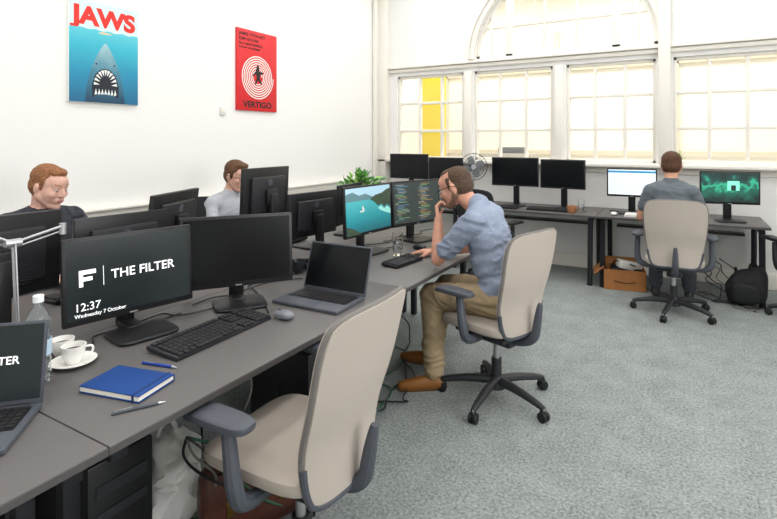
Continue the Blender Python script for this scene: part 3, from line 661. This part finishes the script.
# ---------------------------------------------------------------- people
class Fig:
    def __init__(s,name): s.name=name; s.pr=[]; s.M=Matrix.Identity(4); s.extra=[]
    def cap(s,a,b,ra,rb,tag,fine=False): s.pr.append(('c',s.M@V(a),s.M@V(b),ra,rb,tag,fine))
    def ell(s,c,r,tag,rot=None,fine=False):
        R=(s.M.to_3x3()@rotm(rot).to_3x3()); s.pr.append(('e',s.M@V(c),R,V(r),None,tag,fine))
    def hand(s,w,f,n,side,curl=(20,30,20),tag='skin',thumb=1.0,k=1.0):
        w=V(w);f=V(f).normalized();n=V(n);n=(n-f*n.dot(f)).normalized();sd=V(side);sd=(sd-f*sd.dot(f)-n*sd.dot(n)).normalized()
        off=(.033,.0115,-.0105,-.031); L=(.086,.09,.086,.078); fl=(.042,.047,.043,.034)
        for i in range(4):
            kn=w+f*L[i]*k+sd*off[i]*k
            s.cap(w+sd*off[i]*.55*k,kn,.0145*k,.0115*k,tag,True)
            a=math.radians(curl[0]+i*3); p=kn; segs=(1,.65,.55)
            for j in range(3):
                d=f*math.cos(a)+n*math.sin(a)+sd*(.10*(1.2-i*.8))*(1 if j==0 else .5); d.normalize()
                q=p+d*fl[i]*segs[j]*k; s.cap(p,q,(.0098-.0009*j)*k,(.0092-.0009*j)*k,tag,True); p=q
                a+=math.radians(curl[min(j+1,2)])
        p=w+f*.022*k+sd*.022*k; d=(f*.6+sd*.75*thumb+n*.35).normalized(); q=p+d*.045*k; s.cap(p,q,.016*k,.012*k,tag,True)
        d=(f*.9+sd*.3*thumb+n*.4).normalized(); p=q; q=p+d*.032*k; s.cap(p,q,.0115*k,.0105*k,tag,True); p=q; q=p+(d+n*.2).normalized()*.024*k; s.cap(p,q,.0105*k,.009*k,tag,True)
    def head(s,c,yaw,pitch,hair='short',beard=False,glasses=False,roll=0,fat=1.0):
        old=s.M; s.M=s.M@T(*c)@Matrix.Rotation(math.radians(yaw),4,'Z')@Matrix.Rotation(math.radians(pitch),4,'Y')@Matrix.Rotation(math.radians(roll),4,'X')
        HM=s.M.copy(); E=s.ell; C=s.cap
        E((-.012,0,.032),(.098,.076,.090),'skin',fine=True); E((.03,0,-.02),(.062,.062*fat,.085),'skin',fine=True)
        E((.045,0,.045),(.05,.058,.05),'skin',fine=True)
        jw='beard' if beard else 'skin'
        for y in (-1,1):
            C((.0,y*.052*fat,-.045),(.055,y*.018*fat,-.092),.022*fat,.02,jw,True)
            E((.062,y*.036,-.022),(.026,.026*fat,.024),'skin',fine=True)
            C((.084,y*.014,.030),(.072,y*.044,.031),.0085,.008,'skin',True)
            C((.0915,y*.016,.037),(.079,y*.046,.039),.0034,.0028,'brow',True)
            E((-.008,y*.080,-.008),(.018,.009,.031),'skin',rot=(y*-12,0,0),fine=True); E((-.004,y*.084,-.004),(.011,.006,.02),'skin',fine=True)
            E((.096,y*.011,-.026),(.010,.009,.008),'skin',fine=True)
            E((.0765,y*.031,.0165),(.0125,.0165,.0085),'skin',fine=True); E((.0755,y*.031,-.0045),(.011,.015,.0055),'skin',fine=True)
        C((.072,0,-.092),(.074,0,-.1),.023,.02,jw,True)
        C((.088,0,.018),(.107,0,-.022),.008,.0115,'skin',True); E((.103,0,-.024),(.013,.012,.010),'skin',fine=True)
        E((.08,0,-.056),(.018,.034,.02),jw,fine=True)
        C((.094,-.018,-.052),(.094,.018,-.052),.0055,.0055,'lip',True); C((.092,-.015,-.06),(.092,.015,-.06),.0062,.0062,'lip',True)
        if beard:
            E((.072,0,-.085),(.03,.034,.028),'beard',fine=True); C((.093,-.022,-.043),(.093,.022,-.043),.006,.006,'beard',True)
        if hair=='short':
            E((-.026,0,.050),(.095,.0805,.081),'hair'); E((-.045,0,.0),(.072,.0775,.075),'hair'); E((.026,0,.098),(.052,.056,.026),'hair'); 
            for y in (-1,1): C((.015,y*.071,.05),(.014,y*.074,.005),.013,.007,'hair')
        elif hair=='full':
            E((-.024,0,.052),(.100,.083,.083),'hair'); E((-.045,0,.0),(.074,.079,.077),'hair'); E((.035,0,.098),(.052,.06,.029),'hair',rot=(0,-4,0))
            for y in (-1,1): C((.02,y*.072,.055),(.016,y*.075,.0),.015,.008,'hair')
        elif hair=='receding':
            E((-.034,0,.043),(.084,.079,.080),'hair'); E((-.045,0,.0),(.070,.0775,.075),'hair'); E((.006,0,.096),(.058,.05,.027),'hair')
            for y in (-1,1): C((.01,y*.070,.055),(.012,y*.0735,.0),.013,.007,'hair')
        EW=mat('eye_white','#cfc8c0',.3); EI=mat('eye_iris','#2b3a3f',.1)
        def ex(b):
            b.M=HM
            for y in (-1,1):
                b.ell((.0750,y*.031,.006),(.0125,.0125,.0105),EW,seg=14); b.ell((.0843,y*.0312,.0035),(.0042,.0056,.0056),EI,seg=12)
            if glasses:
                for y in (-1,1):
                    b.tube([(.1-.006*abs(math.cos(a)),y*.034+.023*math.cos(a),.005+.017*math.sin(a)) for a in [2*math.pi*k/20 for k in range(20)]],.0024,PB,seg=6,closed=True)
                    b.tube([(.094,y*.057,.012),(.06,y*.080,.012),(.0,y*.0885,.012),(-.03,y*.087,-.0)],.0026,PB,seg=6)
                b.tube([(.102,-.012,.01),(.106,0,.013),(.102,.012,.01)],.0022,PB,seg=6)
            b.M=Matrix.Identity(4)
        s.extra.append(ex)
        nk=HM@V((-.03,0,-.065)); s.M=old
        return s.M.inverted()@nk
    def build(s,loc,yaw,mats,voxel=.0065,wr=.006):
        t=bmesh.new()
        for p in s.pr:
            if p[0]=='e':
                Mx=Matrix.Translation(p[1])@p[2].to_4x4()@Matrix.Diagonal(V((p[3].x,p[3].y,p[3].z,1)))
                bmesh.ops.create_icosphere(t,subdivisions=4 if max(p[3])>.04 else 3,radius=1,matrix=Mx)
            else:
                a,b_,ra,rb=p[1:5]; d=b_-a; L=d.length
                for c,r in ((a,ra),(b_,rb)): bmesh.ops.create_icosphere(t,subdivisions=3,radius=r,matrix=Matrix.Translation(c))
                if L>1e-4: bmesh.ops.create_cone(t,cap_ends=True,segments=28,radius1=ra,radius2=rb,depth=L,matrix=Matrix.Translation((a+b_)/2)@V((0,0,1)).rotation_difference(d.normalized()).to_matrix().to_4x4())
        me=bpy.data.meshes.new('f'); t.to_mesh(me); t.free(); o=bpy.data.objects.new('f',me); scn.collection.objects.link(o)
        md=o.modifiers.new('r','REMESH'); md.mode='VOXEL'; md.voxel_size=voxel; md.adaptivity=0
        bpy.context.view_layer.update(); dg=bpy.context.evaluated_depsgraph_get()
        m2=bpy.data.meshes.new_from_object(o.evaluated_get(dg)); bpy.data.objects.remove(o); bpy.data.meshes.remove(me)
        n=len(m2.vertices); P=np.empty(n*3); m2.vertices.foreach_get('co',P); P=P.reshape(-1,3)
        E=np.empty(len(m2.edges)*2,dtype=np.int32); m2.edges.foreach_get('vertices',E); E=E.reshape(-1,2)
        def near(P):
            best=np.full(len(P),1e9); idx=np.zeros(len(P),dtype=int)
            for k,p in enumerate(s.pr):
                if p[0]=='c':
                    a=np.array(p[1]);d=np.array(p[2])-a;L2=max((d*d).sum(),1e-9); tt=np.clip(((P-a)@d)/L2,0,1)
                    D=np.linalg.norm(P-(a+tt[:,None]*d),axis=1)-(p[3]+(p[4]-p[3])*tt)
                else:
                    R=np.array(p[2]); r=np.array(p[3]); q=(P-np.array(p[1]))@R; k0=np.linalg.norm(q/r,axis=1); k1=np.linalg.norm(q/(r*r),axis=1)+1e-9; D=k0*(k0-1)/k1
                mk=D<best; best[mk]=D[mk]; idx[mk]=k
            return idx
        idx=near(P); fine=np.array([p[6] for p in s.pr])[idx]
        tags=[p[5] for p in s.pr]; cloth=np.array([t_ in('shirt','pants') for t_ in tags])[idx]
        W=np.where(fine,.22,.6); deg=np.bincount(E.ravel(),minlength=n).astype(float); deg[deg==0]=1
        for it in range(20):
            if it==6: W=np.where(cloth,.6,0.)
            A=np.stack([np.bincount(E[:,0],weights=P[E[:,1],c],minlength=n)+np.bincount(E[:,1],weights=P[E[:,0],c],minlength=n) for c in range(3)],1)/deg[:,None]
            P=P+(A-P)*W[:,None]
        m2.vertices.foreach_set('co',P.ravel()); m2.update()
        N=np.empty(n*3); m2.vertex_normals.foreach_get('vector',N); N=N.reshape(-1,3)
        disp=np.zeros(n)
        for i in np.nonzero(cloth)[0]:
            q=V(P[i]); wv=noise.noise_vector(q*5)*.6
            a=noise.noise(V((q.x*8,q.y*8,q.z*20))+wv*2); c_=noise.noise(q*22+wv*2)
            disp[i]=((1-abs(a)*2.4)*.9+.45*c_)*wr+.003
        for i in np.nonzero(np.array([t_=='hair' for t_ in tags])[idx])[0]:
            q=V(P[i]); disp[i]=noise.noise(V((q.x*50,q.y*110,q.z*70)))*.0025
        P=P+N*disp[:,None]
        m2.vertices.foreach_set('co',P.ravel()); m2.update()
        nf=len(m2.polygons); C=np.empty(nf*3); m2.polygons.foreach_get('center',C); fi=near(C.reshape(-1,3))
        b=B(s.name); mi=np.array([b.mi(mats[t_]) for t_ in tags],dtype=np.int32)[fi]
        m2.materials.clear()
        for _m in b.mats: m2.materials.append(_m)
        m2.polygons.foreach_set('material_index',mi); m2.polygons.foreach_set('use_smooth',np.ones(nf,dtype=bool)); m2.update()
        b.bm.from_mesh(m2); bpy.data.meshes.remove(m2)
        for ex in s.extra: ex(b)
        return b.done((loc[0],loc[1],0),yaw,sharp=0)
def lerp(a,b,t): return V(a).lerp(V(b),t)
def body(f,neck,sh,elb,wr,knee,ank,toe,pelz=.585,short=True,bulk=1.0,sleeve=.62,arm=1.0):
    k=bulk; pel=V((0,0,pelz)); neck=V(neck); u=(neck-pel).normalized(); Rz=V((0,0,1)).rotation_difference(u).to_matrix().to_4x4()
    f.ell(pel+V((-.01,0,.01)),(.125*k,.172*k,.105),'pants'); 
    L=(neck-pel).length
    f.ell(pel+u*.09+V((.005,0,0)),(.132*k,.172*k,.115),'shirt',rot=Rz); f.ell(pel+u*L*.42+V((.012,0,0)),(.128*k,.165*k,.16),'shirt',rot=Rz)
    f.ell(pel+u*L*.66,(.118*k,.17*k,.17),'shirt',rot=Rz); f.ell(pel+u*L*.84+V((-.012,0,0)),(.098*k,.165*k,.09),'shirt',rot=Rz)
    sL,sR=V(sh['L']),V(sh['R'])
    f.cap(lerp(sL,sR,.10),lerp(sL,sR,.90),.064*k,.064*k,'shirt')
    for s_ in ('L','R'):
        S=V(sh[s_]); f.cap(S,neck+V((-.01,0,.0)),.054*k,.05,'shirt')
        e=V(elb[s_]); w=V(wr[s_])
        f.cap(S,e,.048*arm,.039*arm,'skin' if short else 'shirt')
        if short: f.cap(S,lerp(S,e,sleeve),.058*k,.060*k,'shirt')
        f.cap(e,lerp(e,w,.35),.038*arm,.040*arm,'skin' if short else 'shirt'); f.cap(lerp(e,w,.35),w,.039*arm,.026,'skin' if short else 'shirt',True)
        if not short: f.cap(lerp(e,w,.9),w,.033,.032,'shirt')
        y=1 if s_=='L' else -1; hip=V((.01,y*.09,pelz-.005)); kn=V(knee[s_]); an=V(ank[s_]); to=V(toe[s_])
        f.cap(hip,kn,.092*k,.068,'pants'); f.cap(kn,lerp(kn,an,.35)+V((-.012,0,0)),.068,.066,'pants'); f.cap(lerp(kn,an,.35)+V((-.012,0,0)),an+V((0,0,.03)),.066,.058,'pants')
        f.cap(an,an+V((0,0,.06)),.036,.036,'sock')
        d=(to-an); d.z=0; d.normalize(); heel=an-d*.035; heel.z=.042; ball=an+d*.13; ball.z=.038; tp=an+d*.195; tp.z=.032
        f.cap(heel,V((an.x,an.y,.055)),.037,.042,'shoe'); f.cap(V((an.x,an.y,.055)),ball,.043,.038,'shoe'); f.cap(ball,tp,.038,.028,'shoe')
        f.cap(V((heel.x,heel.y,.014)),V((ball.x,ball.y,.014)),.020,.024,'sole'); f.cap(V((ball.x,ball.y,.014)),V((tp.x,tp.y,.014)),.024,.02,'sole')
def neckcap(f,neck,nk,collar=True):
    neck=V(neck); f.cap(neck+V((0,0,-.02)),nk,.056,.054,'skin'); 
    if collar:
        u=(V(nk)-neck).normalized(); f.cap(neck+u*.0,neck+u*.022,.067,.060,'shirt')
def mset(skin,hair,shirt,pants,shoe,beard=None,sole='#d8d0c0',sv=0,col2=None,svs=60,lip='#a8685c'):
    i=len(bpy.data.materials); 
    return dict(skin=mat('skin%d'%i,skin,.6,bump=.08,bs=160,var=.12,vs=35),lip=mat('lip%d'%i,lip,.5),hair=mat('hair%d'%i,hair,.75,bump=.8,bs=150,var=.45,vs=80,det=6),
        brow=mat('brow%d'%i,hair,.8),
        beard=mat('beard%d'%i,beard or hair,.8,bump=.4,bs=250,var=.3,vs=120),shirt=mat('shirt%d'%i,shirt,.85,bump=.15,bs=250,var=sv,vs=svs,col2=col2),
        pants=mat('pants%d'%i,pants,.85,bump=.15,bs=250),shoe=mat('shoe%d'%i,shoe,.5,bump=.1,bs=60),sole=mat('sole%d'%i,sole,.7),sock=mat('sock%d'%i,'#2c2c32',.9))
f=Fig('seated_man')
neck=(.185,.0,1.105)
el={'L':(.40,.12,.785),'R':(.34,-.27,.80)}; wr={'L':(.425,.055,1.015),'R':(.56,-.17,.765)}
body(f,neck,{'L':(.155,.180,1.045),'R':(.15,-.180,1.045)},el,wr,{'L':(.45,.10,.56),'R':(.46,-.14,.56)},{'L':(.42,.13,.1),'R':(.58,-.16,.1)},{'L':(.60,.25,.05),'R':(.8,-.14,.05)},sleeve=.72)
nk=f.head((.335,0,1.215),4,22,'receding',beard=True,glasses=True); neckcap(f,neck,nk)
f.hand(wr['L'],(.10,-.12,.25),(-.6,-.3,.1),(-.2,-.9,.2),curl=(40,60,40),k=.98)
f.hand(wr['R'],(1,.25,-.05),(0,0,-1),(0,1,0),curl=(12,22,15))
f.build((-.88,2.93),180,mset('#cf9880','#5a4434','#949eb0','#a08c6e','#80501f',beard='#8a6a56',sole='#6b4a2a',sv=.2,col2='#78849a',svs=160),voxel=.0058,wr=.008)
f=Fig('seated_man'); neck=(.05,0,1.12)
el={'L':(.10,.25,.80),'R':(.10,-.25,.80)}; wr={'L':(.36,.18,.775),'R':(.36,-.18,.775)}
body(f,neck,{'L':(.03,.165,1.06),'R':(.03,-.165,1.06)},el,wr,{'L':(.45,.12,.56),'R':(.45,-.12,.56)},{'L':(.42,.14,.1),'R':(.42,-.14,.1)},{'L':(.62,.15,.05),'R':(.62,-.15,.05)},sleeve=.6,bulk=.92)
nk=f.head((.10,0,1.275),0,8,'full'); neckcap(f,neck,nk)
for s_,y in (('L',1),('R',-1)): f.hand(wr[s_],(1,-.15*y,-.05),(0,0,-1),(0,-y,0),curl=(15,25,15))
f.build((-.09,5.15),90,mset('#cf9a80','#5a3a25','#5f676d','#33363d','#222222'),voxel=.008)
f=Fig('seated_man'); neck=(.05,0,1.085)
el={'L':(.15,.27,.80),'R':(.15,-.27,.80)}; wr={'L':(.42,.16,.775),'R':(.42,-.16,.775)}
body(f,neck,{'L':(.03,.20,1.03),'R':(.03,-.20,1.03)},el,wr,{'L':(.45,.12,.56),'R':(.45,-.12,.56)},{'L':(.42,.14,.1),'R':(.42,-.14,.1)},{'L':(.62,.15,.05),'R':(.62,-.15,.05)},bulk=1.12)
nk=f.head((.115,0,1.235),10,16,'short',fat=1.12); neckcap(f,neck,nk)
for s_,y in (('L',1),('R',-1)): f.hand(wr[s_],(1,-.15*y,-.05),(0,0,-1),(0,-y,0),curl=(15,25,15))
f.build((-3.27,1.55),8,mset('#dcae9c','#a06a44','#23252c','#33363d','#222222',sv=.3,col2='#3a3d48',svs=50,lip='#b87a70'),voxel=.0055)
f=Fig('seated_man'); neck=(.05,0,1.06)
body(f,neck,{'L':(.03,.185,1.0),'R':(.03,-.185,1.0)},el,wr,{'L':(.45,.12,.56),'R':(.45,-.12,.56)},{'L':(.42,.14,.1),'R':(.42,-.14,.1)},{'L':(.62,.15,.05),'R':(.62,-.15,.05)},short=False)
nk=f.head((.11,0,1.21),0,14,'full',glasses=True); neckcap(f,neck,nk)
for s_,y in (('L',1),('R',-1)): f.hand(wr[s_],(1,-.15*y,-.05),(0,0,-1),(0,-y,0),curl=(15,25,15))
f.build((-3.28,3.0),0,mset('#d9a994','#6b4a30','#b9bcc4','#33363d','#222222',sv=.15,svs=150),voxel=.0065)

# ---------------------------------------------------------------- lights
def area(name,loc,rot,sx,sy,power,col=(1,1,1),parent=None):
    l=bpy.data.lights.new(name,'AREA'); l.shape='RECTANGLE'; l.size=sx; l.size_y=sy; l.energy=power; l.color=col
    o=bpy.data.objects.new(name,l); scn.collection.objects.link(o); o.location=loc; o.rotation_euler=[math.radians(a) for a in rot]
    return o
LG=mat('light_diffuser','#ffffff',.5,emit=2)
for x in (-2.6,-.5,1.6):  # grid of unseen ceiling panels with area lamps, added to light the room
    for y in (-1.2,1.2,3.6,5.4):
        b=B('added_ceiling_panel'); b.box((0,0,0),(.66,1.26,.06),TRIM,bev=.01); b.box((0,0,-.031),(.6,1.2,.004),LG); b.done((x,y,ZC-.035))
        area('added_ceiling_fill',(x,y,ZC-.08),(0,0,0),.6,1.2,18.5,(1,.99,.98))
b=B('window_7'); b.box((0,0,0),(.04,3.2,2.0),TRIM,bev=.01); b.box((-.025,0,0),(.004,3.1,1.9),LG)  # invented window outside the view: a glowing panel for side fill
for k in range(1,4): b.box((-.035,-1.55+3.1*k/4,0),(.03,.04,1.9),TRIM)
b.done((XR-.02,1.4,2.1))
area('added_side_fill',(XR-.08,1.4,2.1),(0,90,0),1.9,3.1,70,(.96,.98,1))  # added fill lamp in front of the unseen window panel
for x in (-3,-.9,1.2): area('corridor_light',(x,7.7,ZC-.1),(0,0,0),1.6,1.2,46,(1,.975,.91))
w_=bpy.data.worlds.new('w'); scn.world=w_; w_.use_nodes=True; w_.node_tree.nodes['Background'].inputs[0].default_value=(.8,.85,.9,1); w_.node_tree.nodes['Background'].inputs[1].default_value=.5

# ---------------------------------------------------------------- camera
cam=bpy.data.cameras.new('camera'); cam.sensor_width=36; cam.lens=36*510/777; cam.shift_y=-118.5/777; cam.clip_start=.05
o=bpy.data.objects.new('camera',cam); scn.collection.objects.link(o); o.location=(0,0,1.5); o.rotation_euler=(math.radians(90),0,math.radians(30)); scn.camera=o
